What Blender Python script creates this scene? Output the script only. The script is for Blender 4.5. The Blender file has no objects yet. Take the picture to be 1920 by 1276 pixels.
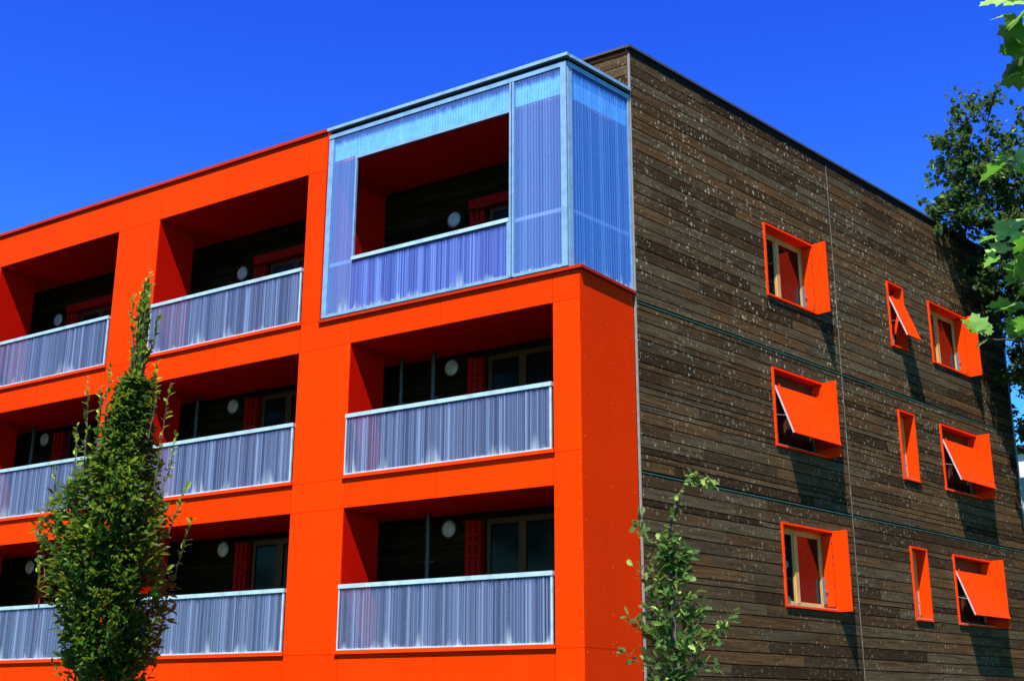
import bpy, math, random
from mathutils import Vector, Matrix, Quaternion
R = math.radians
rng = random.Random(7)
scene = bpy.context.scene
col = scene.collection

# ------------------------------------------------------------------ measured plan (metres; eye height 1.63 over ground)
GROUND = -0.35
K, D = 0.2101, 1.544                       # gable leans back from square by K, timber front wall stands at y = D
S2 = math.hypot(1, K)
GL = 14.19                                 # gable length
ZW = 12.163                                # timber roof edge
COLS = [(-4.628, -0.621), (-9.734, -5.791), (-14.852, -10.944), (-19.96, -16.05)]
ROWS = [(2.095, 4.40), (4.883, 7.20), (7.706, 10.58)]
ZOR = 11.371                               # top of the orange frame
XE = -5.357                                # orange frame stops here on the top floor
XBL, XB, XB2, YB = -5.284, -0.314, -0.02, -0.04
ZBB, ZBT, ZOT, ZRL = 7.737, 11.333, 10.605, 8.743
XP, XQ = -4.612, -1.344
ZPAR = 7.711
XR, XR2 = -0.131, -0.03

# ------------------------------------------------------------------ helpers
class MB:
    def __init__(s): s.v, s.f, s.m, s.t = [], [], [], []
    def poly(s, pts, faces, m=0, tone=0.5):
        b = len(s.v); s.v += [tuple(p) for p in pts]
        for f in faces:
            s.f.append([b+i for i in f]); s.m.append(m); s.t.append(tone)
    def box(s, x0, x1, y0, y1, z0, z1, m=0, tone=0.5):
        s.hexa([(x0,y0),(x1,y0),(x1,y1),(x0,y1)], z0, z1, m, tone)
    def hexa(s, q, z0, z1, m=0, tone=0.5):
        s.poly([(p[0],p[1],z0) for p in q]+[(p[0],p[1],z1) for p in q],
               [(3,2,1,0),(4,5,6,7),(0,1,5,4),(1,2,6,5),(2,3,7,6),(3,0,4,7)], m, tone)
    def tube(s, pts, rad, n=8, m=0, cap=True):
        pts = [Vector(p) for p in pts]; b = len(s.v); up = Vector((0.13,0.21,1)).normalized()
        for i, p in enumerate(pts):
            d = (pts[min(i+1,len(pts)-1)]-pts[max(i-1,0)])
            d = d.normalized() if d.length > 1e-9 else Vector((0,0,1))
            a = d.cross(up)
            if a.length < 1e-3: a = d.cross(Vector((1,0,0)))
            a.normalize(); c = d.cross(a); r = rad[i] if isinstance(rad,(list,tuple)) else rad
            for k in range(n):
                t = 2*math.pi*k/n; s.v.append(tuple(p+a*(r*math.cos(t))+c*(r*math.sin(t))))
        for i in range(len(pts)-1):
            for k in range(n):
                k2=(k+1)%n; s.f.append([b+i*n+k,b+i*n+k2,b+(i+1)*n+k2,b+(i+1)*n+k]); s.m.append(m); s.t.append(.5)
        if cap:
            e=b+(len(pts)-1)*n
            s.f.append([b+k for k in range(n)][::-1]); s.m.append(m); s.t.append(.5)
            s.f.append([e+k for k in range(n)]); s.m.append(m); s.t.append(.5)
    def cyl_y(s, cx, cz, y0, y1, r0, r1, n=28, m=0):
        b=len(s.v)
        for y,r in ((y0,r0),(y1,r1)):
            for k in range(n):
                t=2*math.pi*k/n; s.v.append((cx+r*math.cos(t),y,cz+r*math.sin(t)))
        for k in range(n):
            k2=(k+1)%n; s.f.append([b+k,b+k2,b+n+k2,b+n+k]); s.m.append(m); s.t.append(.5)
        s.f.append([b+k for k in range(n)]); s.m.append(m); s.t.append(.5)
        s.f.append([b+n+k for k in range(n)][::-1]); s.m.append(m); s.t.append(.5)
    def build(s, name, mats, parent=None, matrix=None, smooth=False, tone=False):
        me = bpy.data.meshes.new(name); me.from_pydata(s.v, [], s.f)
        if not isinstance(mats,(list,tuple)): mats=[mats]
        for m in mats: me.materials.append(m)
        if any(s.m): me.polygons.foreach_set('material_index', s.m)
        if smooth: me.polygons.foreach_set('use_smooth', [True]*len(s.f))
        if tone:
            a = me.attributes.new('tone','FLOAT','FACE'); a.data.foreach_set('value', s.t)
        me.update()
        o = bpy.data.objects.new(name, me); col.objects.link(o)
        if parent is not None: o.parent = parent
        if matrix is not None: o.matrix_basis = matrix
        return o

def tag(o, label=None, cat=None, group=None, kind=None):
    if label: o['label']=label
    if cat: o['category']=cat
    if group: o['group']=group
    if kind: o['kind']=kind
    return o
def empty(name, loc=(0,0,0)):
    o=bpy.data.objects.new(name,None); col.objects.link(o); o.location=loc; o.empty_display_size=.3; return o

# ------------------------------------------------------------------ materials
class NT:
    def __init__(s, name):
        s.mat=bpy.data.materials.new(name); s.mat.use_nodes=True; s.t=s.mat.node_tree; s.t.nodes.clear()
        s.out=s.n('ShaderNodeOutputMaterial')
    def n(s, typ, **kw):
        nd=s.t.nodes.new(typ)
        for k,v in kw.items(): setattr(nd,k,v)
        return nd
    def l(s,a,b): s.t.links.new(a,b)
    def val(s,sock,v):
        if hasattr(v,'is_output') or isinstance(v,bpy.types.NodeSocket): s.l(v,sock)
        else: sock.default_value=v
    def math(s,op,a,b=0.0,c=None,clamp=False):
        nd=s.n('ShaderNodeMath',operation=op,use_clamp=clamp); s.val(nd.inputs[0],a); s.val(nd.inputs[1],b)
        if c is not None: s.val(nd.inputs[2],c)
        return nd.outputs[0]
    def mix(s,f,a,b,mode='MIX'):
        nd=s.n('ShaderNodeMix',data_type='RGBA',blend_type=mode); s.val(nd.inputs[0],f)
        s.val(nd.inputs[6],a if not isinstance(a,tuple) else (*a,1)[:4]); s.val(nd.inputs[7],b if not isinstance(b,tuple) else (*b,1)[:4])
        return nd.outputs[2]
    def ramp(s,v,a,b,lo=0.,hi=1.):
        nd=s.n('ShaderNodeMapRange',interpolation_type='SMOOTHSTEP'); s.val(nd.inputs[0],v)
        nd.inputs[1].default_value=a; nd.inputs[2].default_value=b; nd.inputs[3].default_value=lo; nd.inputs[4].default_value=hi
        return nd.outputs[0]
    def co(s,scale=(1,1,1),which='Object',loc=(0,0,0)):
        tc=s.n('ShaderNodeTexCoord'); m=s.n('ShaderNodeMapping'); s.l(tc.outputs[which],m.inputs[0])
        m.inputs['Scale'].default_value=scale; m.inputs['Location'].default_value=loc; return m.outputs[0]
    def noise(s,vec,scale=1.,detail=3.,rough=.55,dist=0.,dim='3D',w=None):
        nd=s.n('ShaderNodeTexNoise',noise_dimensions=dim)
        if dim!='1D': s.l(vec,nd.inputs['Vector'])
        if w is not None: s.val(nd.inputs['W'],w)
        nd.inputs['Scale'].default_value=scale; nd.inputs['Detail'].default_value=detail
        nd.inputs['Roughness'].default_value=rough; nd.inputs['Distortion'].default_value=dist
        return nd.outputs['Fac']
    def pri(s,base,rough=.5,spec=.5,metal=0.,ior=None,normal=None):
        p=s.n('ShaderNodeBsdfPrincipled'); s.val(p.inputs['Base Color'],base if not isinstance(base,tuple) else (*base,1)[:4])
        s.val(p.inputs['Roughness'],rough); p.inputs['Specular IOR Level'].default_value=spec; s.val(p.inputs['Metallic'],metal)
        if ior: p.inputs['IOR'].default_value=ior
        if normal is not None: s.l(normal,p.inputs['Normal'])
        return p.outputs[0]
    def bump(s,h,strength=.3,dist=.01):
        b=s.n('ShaderNodeBump'); b.inputs['Strength'].default_value=strength; b.inputs['Distance'].default_value=dist
        s.l(h,b.inputs['Height']); return b.outputs[0]
    def done(s,sh): s.l(sh,s.out.inputs[0]); return s.mat

def m_paint(name, base, rough=.4, spec=.4, var=.10, dirt=None, tones=False):
    t=NT(name); c=t.co()
    n=t.noise(c,.7,4); n2=t.noise(t.co((9,9,.8)),1.,4)
    b=t.mix(t.ramp(n,.3,.7), tuple(x*(1-var) for x in base), tuple(x*(1+var) for x in base))
    if tones: b=t.mix(1.,b,t.ramp(t.n('ShaderNodeAttribute',attribute_name='tone').outputs['Fac'],0,1,.90,1.06),'MULTIPLY')
    b=t.mix(t.ramp(n2,.54,.80,0,.26), b, dirt or tuple(x*.55 for x in base))
    r=t.math('MULTIPLY_ADD',n2,.2,rough-.1)
    return t.done(t.pri(b,r,spec,normal=t.bump(t.noise(c,2.2,2),.06,.02)))
def m_metal(name, base, rough=.4, metal=.0, spec=.5):
    t=NT(name); n=t.noise(t.co((6,6,6)),1.,5)
    b=t.mix(t.ramp(n,.35,.75), base, tuple(x*.72 for x in base))
    return t.done(t.pri(b,t.math('MULTIPLY_ADD',n,.3,rough-.12),spec,metal))
ORANGE=(.86,.034,.0005)
M_or=m_paint('orange_panel',ORANGE,.55,.02,.045,tones=True)
M_lin=m_paint('loggia_red_shaded',(.60,.006,.0016),.55,.02,.045)  # redder lining paint, darkened further to carry the loggia shade
M_osh=m_paint('orange_shutter',(.90,.040,.001),.55,.03,.05)
M_red=m_paint('red_flashing',(.40,.022,.001),.5,.08,.1)
M_alu=m_metal('pale_aluminium',(.24,.38,.50),.45,.15)
M_alu3=m_metal('blue_grey_aluminium',(.19,.34,.52),.5,.1,.2)
M_alu2=m_metal('bright_rail',(.40,.55,.62),.45,.15)
M_teal=m_metal('teal_strip',(.055,.13,.11),.7,0,.05)
M_dark=m_metal('dark_gasket',(.02,.022,.028),.6)
M_steel=m_metal('steel_fitting',(.28,.33,.42),.3,.7)
M_cap=m_metal('roof_cap',(.075,.075,.075),.5,.3)
M_void=m_metal('dark_backing',(.012,.010,.009),.8,0,.1)
M_white=m_metal('upstand_white',(.34,.86,.90),.6,0,.1)
M_lampw=m_metal('lamp_diffuser',(.50,.42,.47),.35,0,.5)
M_conc=m_paint('balcony_floor',(.015,.014,.014),.8,.2,.2)
M_roof=m_paint('roof_membrane',(.25,.24,.23),.9,.1,.2)

def m_wood(name, gain=1.0, spots=1.0):
    t=NT(name)
    a=t.n('ShaderNodeAttribute',attribute_name='tone'); tone=a.outputs['Fac']
    off=t.n('ShaderNodeCombineXYZ'); t.l(t.math('MULTIPLY',tone,37.),off.inputs[0]); t.l(t.math('MULTIPLY',tone,11.),off.inputs[1])
    def shifted(vec):
        v=t.n('ShaderNodeVectorMath',operation='ADD'); t.l(vec,v.inputs[0]); t.l(off.outputs[0],v.inputs[1]); return v.outputs[0]
    g1=t.noise(shifted(t.co((1.1,1,26))),1.,5,.6,.7)            # long grain
    g2=t.noise(shifted(t.co((3.5,1,95))),1.,3,.6)
    w=t.n('ShaderNodeTexWave',wave_type='BANDS',bands_direction='Z'); t.l(shifted(t.co((.55,1,7.5))),w.inputs['Vector'])
    w.inputs['Scale'].default_value=1.6; w.inputs['Distortion'].default_value=7.5; w.inputs['Detail'].default_value=2.5; w.inputs['Detail Scale'].default_value=.9
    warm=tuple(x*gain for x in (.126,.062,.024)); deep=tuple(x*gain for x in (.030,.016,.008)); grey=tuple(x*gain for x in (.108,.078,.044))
    h=t.n('ShaderNodeTexWhiteNoise',noise_dimensions='1D'); t.l(tone,h.inputs['W'])
    base=t.mix(t.ramp(tone,.1,.95), warm, deep)
    base=t.mix(t.ramp(h.outputs['Value'],.45,.95,0,.85), base, grey)
    pale=tuple(x*gain for x in (.140,.092,.052)); base=t.mix(t.ramp(h.outputs['Value'],.0,.16,.45,0.), base, pale)
    base=t.mix(t.math('MULTIPLY',t.ramp(g1,.38,.66),.75), base, deep)
    base=t.mix(t.math('MULTIPLY',t.ramp(w.outputs['Fac'],.55,.95),.42), base, deep)
    base=t.mix(t.math('MULTIPLY',t.ramp(g2,.5,.75),.5), base, grey)
    zz_=t.n('ShaderNodeSeparateXYZ'); t.l(t.co(),zz_.inputs[0]); hz_=t.ramp(zz_.outputs[2],2.5,9.5,.40,1.)      # the top of the wall is the most exposed
    # weathered bloom: large pale patches
    bl=t.noise(t.co((1.3,1,.9)),1.,5,.6)
    base=t.mix(t.math('MULTIPLY',hz_,t.ramp(bl,.52,.78,0,.6*spots)), base, tuple(x*gain for x in (.115,.086,.048)))
    if spots>0:
        def flecks(sx,sz,lo,hi,keep,loc):
            vec=t.co((sx,1.,sz),loc=loc)
            wr=t.n('ShaderNodeTexNoise'); t.l(vec,wr.inputs['Vector']); wr.inputs['Scale'].default_value=2.3; wr.inputs['Detail'].default_value=2
            ad=t.n('ShaderNodeVectorMath',operation='MULTIPLY_ADD'); t.l(wr.outputs['Color'],ad.inputs[0]); ad.inputs[1].default_value=(.55,0,.45); t.l(vec,ad.inputs[2])
            sp_=t.n('ShaderNodeSeparateXYZ'); t.l(ad.outputs[0],sp_.inputs[0]); fl=t.n('ShaderNodeCombineXYZ'); t.l(sp_.outputs[0],fl.inputs[0]); t.l(sp_.outputs[2],fl.inputs[1])
            v=t.n('ShaderNodeTexVoronoi',feature='F1',voronoi_dimensions='2D'); t.l(fl.outputs[0],v.inputs['Vector']); v.inputs['Scale'].default_value=1.
            c=t.n('ShaderNodeSeparateColor'); t.l(v.outputs['Color'],c.inputs[0])
            k=t.math('GREATER_THAN',c.outputs[0],keep)
            size=t.math('MULTIPLY_ADD',c.outputs[1],hi-lo,lo)
            d=t.math('DIVIDE',v.outputs['Distance'],size)
            return t.math('MULTIPLY',t.ramp(d,.75,1.15,1.,0.),k), c.outputs[2]
        cl=t.ramp(t.noise(t.co((.9,1,.8),loc=(3,0,5)),1.,3),.36,.62,.14,1.)
        f1,b1=flecks(8.5,6.6,.10,.24,.54,(0,0,0)); f2,b2=flecks(15.,12.5,.12,.23,.55,(5.3,0,2.1)); f3,b3=flecks(6.0,2.9,.06,.13,.80,(1.3,0,7.7))
        sp=(.46,.42,.29)
        base=t.mix(t.math('MULTIPLY',t.math('MULTIPLY',t.math('MULTIPLY',f1,cl),hz_),t.math('MULTIPLY_ADD',b1,.60,.25)), base, sp)
        base=t.mix(t.math('MULTIPLY',t.math('MULTIPLY',t.math('MULTIPLY',f2,cl),hz_),t.math('MULTIPLY_ADD',b2,.5,.15)), base, sp)
        base=t.mix(t.math('MULTIPLY',t.math('MULTIPLY',f3,hz_),t.math('MULTIPLY_ADD',b3,.4,.12)), base, (.36,.33,.24))
    hgt=t.math('ADD',t.math('MULTIPLY',g1,.6),t.math('MULTIPLY',g2,.4))
    return t.done(t.pri(base,.8,.015,normal=t.bump(hgt,.35,.006)))
M_wood=m_wood('weathered_larch')
M_woodb=m_wood('shaded_larch',.28,0.)  # same larch without flecks, loggia shade put into its colour

def m_pine():
    t=NT('pine_frame'); g=t.noise(t.co((14,14,2)),1.,4,.6,.6)
    return t.done(t.pri(t.mix(t.ramp(g,.3,.75),(.54,.32,.11),(.40,.21,.06)),.4,.4))
M_pine=m_pine()
M_dsh=m_paint('shaded_orange_shutter',(.34,.006,.006),.55,.03,.1)  # shutter orange with the deep loggia shade put into the colour
M_pine_shade=m_paint('shaded_pine_frame',(.075,.024,.009),.5,.2,.15)  # pine with the shade of its recess put into the colour
def m_glass():
    t=NT('window_glass'); n=t.noise(t.co((.8,.8,.8)),1.,2)
    return t.done(t.pri(t.mix(n,(.003,.003,.004),(.006,.006,.007)),.02,.5,ior=1.6,normal=t.bump(n,.015,.05)))
M_glass=m_glass()
def m_glassd():
    t=NT('sheltered_glass'); n=t.noise(t.co((.5,.5,.5)),1.,2); return t.done(t.pri(t.mix(n,(.004,.004,.005),(.010,.009,.010)),.08,.12,ior=1.35))
M_glassd=m_glassd()

def m_poly(name, diff, pale, lo, hi, flute, zbot, ztop, tr=(.9,.93,1.), TRL=.12):
    """fluted polycarbonate: x runs along the sheet, z up"""
    t=NT(name)
    tc=t.n('ShaderNodeTexCoord'); sx=t.n('ShaderNodeSeparateXYZ'); t.l(tc.outputs['Object'],sx.inputs[0])
    inf=t.n('ShaderNodeObjectInfo'); x=t.math('ADD',sx.outputs[0],t.math('MULTIPLY',inf.outputs['Random'],50.)); z=sx.outputs[2]
    xs=t.math('ADD',x,t.math('MULTIPLY',t.noise(None,.6,1,dim='1D',w=z),.02))
    fine=t.noise(None,34.,2,.75,dim='1D',w=xs); mid=t.noise(None,7.,2,.6,dim='1D',w=xs); big=t.noise(None,2.6,1,.5,dim='1D',w=t.math('ADD',xs,9.3))
    st=t.math('ADD',t.math('MULTIPLY',t.ramp(fine,.36,.64),.68),t.math('MULTIPLY',t.ramp(mid,.32,.70),.32))
    if flute:
        fl=t.math('MULTIPLY_ADD',t.math('SINE',t.math('MULTIPLY',x,2*math.pi/.055)),.5,.5)
        st=t.math('ADD',t.math('MULTIPLY',st,1-flute),t.math('MULTIPLY',fl,flute))
    bright=t.ramp(mid,.63,.78)                       # a few wide pale flutes
    colr=t.mix(st,diff,pale)
    colr=t.mix(t.math('MULTIPLY',bright,.55),colr,tuple(min(1,p*1.5) for p in pale))
    colr=t.mix(t.ramp(big,.35,.7,0,.35),colr,tuple(p*.8 for p in diff))
    # chalky deposit creeping up from the bottom edge, stain under the top edge (ragged, own shape)
    rag=t.noise(None,9.,3,.6,dim='1D',w=x)
    rag2=t.noise(None,1.7,2,.6,dim='1D',w=t.math('ADD',x,4.4))
    hb=t.math('MULTIPLY_ADD',t.ramp(rag2,.45,.75),.38,.03)
    dep=t.math('MULTIPLY',t.ramp(t.math('DIVIDE',t.math('SUBTRACT',z,zbot),hb),0.,1.,1.,0.),t.ramp(rag,.35,.62,.15,1.))
    colr=t.mix(t.math('MULTIPLY',dep,.75),colr,(.55,.66,.78))
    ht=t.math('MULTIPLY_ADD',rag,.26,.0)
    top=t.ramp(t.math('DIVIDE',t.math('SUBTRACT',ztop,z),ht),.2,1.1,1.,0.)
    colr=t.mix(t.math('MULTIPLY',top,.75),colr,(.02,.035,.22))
    p=t.pri(colr,.30,.45)
    tl=t.n('ShaderNodeBsdfTranslucent'); t.l(colr,tl.inputs[0])
    m1=t.n('ShaderNodeMixShader'); m1.inputs[0].default_value=TRL; t.l(p,m1.inputs[1]); t.l(tl.outputs[0],m1.inputs[2])
    tp=t.n('ShaderNodeBsdfTransparent'); tp.inputs[0].default_value=(*tr,1)
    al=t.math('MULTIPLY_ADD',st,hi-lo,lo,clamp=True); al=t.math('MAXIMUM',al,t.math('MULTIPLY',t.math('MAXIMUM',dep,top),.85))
    al=t.math('SUBTRACT',1.,t.math('SQRT',t.math('SUBTRACT',1.,al)))      # both faces of the sheet together
    m2=t.n('ShaderNodeMixShader'); t.l(al,m2.inputs[0]); t.l(tp.outputs[0],m2.inputs[1]); t.l(m1.outputs[0],m2.inputs[2])
    return t.done(m2.outputs[0])

# ------------------------------------------------------------------ building root
bld=empty('apartment_building',(0,0,GROUND))
tag(bld,'orange framed apartment block with loggias and a dark weathered timber gable','building')
def at(x=0,y=0,z=0): return Matrix.Translation((x,y,z-GROUND))
WALL=Matrix(((K/S2,-1/S2,0,0),(1/S2,K/S2,0,D),(0,0,1,-GROUND),(0,0,0,1)))     # local x along gable, y inward, z up
B0=at()

# --- orange frame: core + skin panels + rivets
fr=MB(); G=.004
bounds=[]                                    # column solids between openings, left to right neighbours
for i in range(len(COLS)-1): bounds.append((COLS[i+1][1],COLS[i][0]))
LEFT=-20.5
Y1=.013; FIN=.92
# slabs / fascia cores
levels=[(GROUND,ROWS[0][0]),(ROWS[0][1],ROWS[1][0]),(ROWS[1][1],ROWS[2][0])]
for z0,z1 in levels: fr.box(LEFT,-.63,Y1,D-.01,z0,z1-.004)
fr.box(LEFT,XE,Y1,D-.01,ROWS[2][1],ZOR-.06)
for a,b in bounds:
    for r,(z0,z1) in enumerate(ROWS):
        if r==2 and b==COLS[0][0]: b=XE
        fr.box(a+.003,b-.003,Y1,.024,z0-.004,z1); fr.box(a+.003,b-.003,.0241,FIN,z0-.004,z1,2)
fr.box(LEFT,COLS[-1][0],Y1,D-.01,ROWS[0][0]-.004,ROWS[2][1])
# right end column with slanted outer side, up to the parapet
xs=lambda y: XR+(XR2-XR)*y/D
fr.hexa([(-.621,Y1),(xs(Y1)-.014,Y1),(xs(D)-.014,D-.012),(-.621,D-.012)],GROUND,ZPAR-.05)
# skin
def skin(x0,x1,z0,z1): fr.box(x0+G,x1-G,0,.012,z0+G,z1-G,0,rng.random())
def fascia(z0,z1,upto=0):
    for i,(l,r) in enumerate(COLS):
        if upto and i==0: continue
        m=(l+r)/2-.12
        skin(l,m,z0,z1); skin(m,r,z0,z1)
    for a,b in bounds:
        if upto and b==COLS[0][0]: b=XE
        skin(a,b,z0,z1)
    skin(LEFT,COLS[-1][0],z0,z1)
fascia(.9,ROWS[0][0]); fascia(ROWS[0][1],ROWS[1][0]); fascia(ROWS[1][1],ROWS[2][0]); fascia(ROWS[2][1],ZOR-.06,1)
for z0,z1 in ((ROWS[0][0],ROWS[0][1]),(ROWS[1][0],ROWS[1][1]),(ROWS[2][0],ROWS[2][1])):
    for a,b in bounds:
        if z1==ROWS[2][1] and b==COLS[0][0]: b=XE
        skin(a,b,z0,z1)
    skin(LEFT,COLS[-1][0],z0,z1)
for z0,z1 in ((.9,ROWS[0][0]),(ROWS[0][0],ROWS[0][1]),(ROWS[0][1],ROWS[1][0]),(ROWS[1][0],ROWS[1][1]),(ROWS[1][1],ZPAR-.06)):
    if z0==ROWS[0][1]: continue
    if z0==ROWS[0][0]: z1=ROWS[1][0]
    skin(-.621,XR,z0,z1)
# side skin of the end column, its shade deepened by the panel tone
for z0,z1 in ((GROUND,2.095),(2.095,ZPAR-.05)):
    fr.hexa([(xs(.0)-.013,.0),(xs(.0),.0),(xs(D-.02),D-.02),(xs(D-.02)-.013,D-.02)],z0+G,z1-G,0,.0)
def rivet_front(x,z,r=.009): fr.box(x-r,x+r,-.003,-.0001,z-r,z+r,1)
def rivet_side(y,z,r=.009):
    x=xs(y); fr.hexa([(x+.0002,y-r),(x+.004,y-r),(x+.004,y+r),(x+.0002,y+r)],z-r,z+r,1)
for z in [2.17,2.02]+[2.6+.62*i for i in range(9)]:
    for y in (.07,.72,.80,1.45) if z<2.2 else (.07,.75,1.45):
        rivet_side(y+rng.uniform(-.02,.02),z+rng.uniform(-.03,.03))
for a,b in bounds+[(-.621,XR)]:
    for z in [2.3+.6*i for i in range(15)]:
        if a>-1 and z>7.5: continue
        for x in (a+.05,b-.05): rivet_front(x,z,.006)
M_riv=m_paint('rivet_head',(.55,.14,.06),.3,.6,.05)
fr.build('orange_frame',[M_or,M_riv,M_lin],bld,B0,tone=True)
# caps and ledges
cp=MB()
cp.box(LEFT,XE,-.05,D-.01,ZOR-.058,ZOR); o=cp.build('parapet_cap',M_red,bld,B0)
cp=MB()
P=.05
cp.hexa([(XBL-.07,-P),(xs(0)+.05,-P),(xs(D)+.05,D+.0),(XBL-.07,D-.012)],ZPAR-.048,ZPAR)
cp.build('parapet_cap',M_red,bld,B0)
# soffit boards (slightly proud, one joint at mid) and floors
for r,(z0,z1) in enumerate(ROWS):
    for i,(l,r_) in enumerate(COLS):
        if r==2 and i==0: continue
        m=(l+r_)/2; sf=MB()
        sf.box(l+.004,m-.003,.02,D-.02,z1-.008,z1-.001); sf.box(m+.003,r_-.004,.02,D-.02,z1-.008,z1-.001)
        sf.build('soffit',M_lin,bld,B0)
for r,(z0,z1) in enumerate(ROWS):
    for i,(l,r_) in enumerate(COLS):
        fl=MB(); fl.box(l+.01,r_-.01,.06,D-.02,z0+.001,z0+.03); fl.build('balcony_floor',M_conc,bld,B0)

# --- timber boards
def boards(mb, s0, s1, z0, z1, holes, heights, y0=0., y1=.024, gap=.019):
    z=z1
    while z>z0+.03:
        h=heights(z); zb=max(z0,z-h)
        x=s0; first=True
        while x<s1-.01:
            L=rng.uniform(1.6,4.4) if not first else rng.uniform(.7,3.5); first=False
            e=min(s1,x+L)
            if s1-e<.5: e=s1
            tone=rng.random(); yy=y0+rng.uniform(-.0025,.0025)
            rects=[(x+.0015,e-.0015,zb+gap,z)]
            for (a,b,c,d) in holes:
                new=[]
                for (p,q,u,v) in rects:
                    if q<=a or p>=b or v<=c or u>=d: new.append((p,q,u,v)); continue
                    if p<a: new.append((p,a,u,v))
                    if q>b: new.append((b,q,u,v))
                    pa,qa=max(p,a),min(q,b)
                    if u<c: new.append((pa,qa,u,c))
                    if v>d: new.append((pa,qa,d,v))
                rects=new
            for (p,q,u,v) in rects:
                if q-p>.004 and v-u>.004: mb.box(p,q,yy,y1,u,v,0,tone)
            x=e
        z=zb
# windows of the gable: (kind, s0, s1, z0, z1)
WIN=[('flap',3.838,5.536,8.585,10.025),('slim_tilt',8.459,9.138,8.585,10.025),('flap',10.303,12.066,8.585,10.025),
     ('tilt',3.838,5.536,5.764,7.218),('slim',8.459,9.138,5.764,7.218),('tilt',10.303,12.066,5.764,7.218),
     ('flap',3.838,5.536,2.962,4.411),('slim',8.459,9.138,2.962,4.411),('tilt',10.303,12.066,2.962,4.411)]
HOLES=[(a+.012,b-.012,c+.012,d-.012) for _,a,b,c,d in WIN]
SEAMS=[7.547,4.781]; VS=6.32
mb=MB()
def hts(z):
    return rng.choice([.195] if z>7.55 else [.195,.195,.1,.195,.1] if z>4.8 else [.2,.2,.2,.2,.2,.1])
zones=[(ZW-.16,SEAMS[0]+.022),(SEAMS[0]-.022,SEAMS[1]+.022),(SEAMS[1]-.022,GROUND+.1)]
for zt,zb in zones:
    st=rng.getstate()
    # both sides of the vertical joint share the row heights
    hh=[]; z=zt
    while z>zb+.03: h=hts(z-1e-4); hh.append(h); z-=h
    for (a,b) in ((.03,VS-.006),(VS+.006,GL-.03)):
        it=iter(hh); boards(mb,a,b,zb,zt,HOLES,lambda z: next(it))
mb.build('timber_gable',M_wood,bld,WALL,tone=True)
bk=MB()
# dark backing with holes cut for the windows
xsr=sorted({0.}|{GL}|{v for h in HOLES for v in h[:2]}); zsr=sorted({GROUND}|{ZW-.02}|{v for h in HOLES for v in h[2:]})
for i in range(len(xsr)-1):
    for j in range(len(zsr)-1):
        cx,cz=(xsr[i]+xsr[i+1])/2,(zsr[j]+zsr[j+1])/2
        if any(a<cx<b and c<cz<d for a,b,c,d in HOLES): continue
        bk.poly([(xsr[i],.03,zsr[j]),(xsr[i+1],.03,zsr[j]),(xsr[i+1],.03,zsr[j+1]),(xsr[i],.03,zsr[j+1])],[(0,1,2,3)])
bk.build('wall_backing',M_void,bld,WALL)
tr=MB()
for zs in SEAMS: tr.box(.0,GL,-.008,.02,zs-.010,zs+.006); tr.box(.0,GL,.004,.02,zs-.022,zs-.0101,1)
tr.build('floor_strip',[M_teal,M_void],bld,WALL)
tr=MB(); tr.box(VS-.005,VS+.005,-.004,.02,GROUND+.1,ZW-.16); tr.build('joint_strip',m_metal('joint_grey',(.20,.19,.16),.6),bld,WALL)
tr=MB(); tr.box(GL-.028,GL+.02,-.02,.05,GROUND,ZW-.15); tr.build('corner_trim',M_alu,bld,WALL)
tr=MB(); tr.box(.0,.018,-.010,.05,GROUND,ZW-.15); tr.build('corner_trim',m_metal('corner_grey',(.24,.22,.19),.5),bld,WALL)
# front timber wall behind the loggias and above the glazed box (y = D)
mb=MB()
boards(mb,-20.5,-.03,10.66,ZW-.16,[],lambda z: .195); mb.build('timber_front_wall',M_wood,bld,at(0,D,0),tone=True)
mb=MB()
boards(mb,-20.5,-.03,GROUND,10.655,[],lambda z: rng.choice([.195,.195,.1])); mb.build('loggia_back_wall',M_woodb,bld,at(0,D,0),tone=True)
bk=MB(); bk.poly([(-20.5,.035,GROUND),(0,.035,GROUND),(0,.035,ZW-.02),(-20.5,.035,ZW-.02)],[(0,1,2,3)]); bk.build('wall_backing',M_void,bld,at(0,D,0))
# roof: deck, parapet edges, rear and left walls
def W2(s,q): return (s*K/S2-q/S2, D+s/S2+q*K/S2)
far=W2(GL,0)
rf=MB(); rf.hexa([(-20.5,D+.04),(-.05,D+.04),(far[0]-.1,far[1]-.05),(-20.5,far[1]-.05)],ZW-.14,ZW-.09); rf.build('roof_deck',M_roof,bld,B0)
rw=MB(); rw.box(-20.5,far[0]-.08,far[1]-.3,far[1]-.06,GROUND,ZW-.15); rw.box(-20.75,-20.5,0,far[1],GROUND,ZW-.15); rw.build('rear_wall',M_conc,bld,B0)
rc=MB(); rc.box(-.03,GL+.04,-.045,.25,ZW-.045,ZW); rc.box(.0,GL,-.012,.05,ZW-.155,ZW-.045,1); rc.build('roof_edge',[M_cap,M_void],bld,WALL)
rc=MB(); rc.box(-20.5,-.045,-.045,.25,ZW-.0445,ZW-.001); rc.box(-20.5,-.02,-.010,.05,ZW-.155,ZW-.045,1); rc.build('roof_edge',[M_cap,M_woodb],bld,at(0,D,0))

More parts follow.
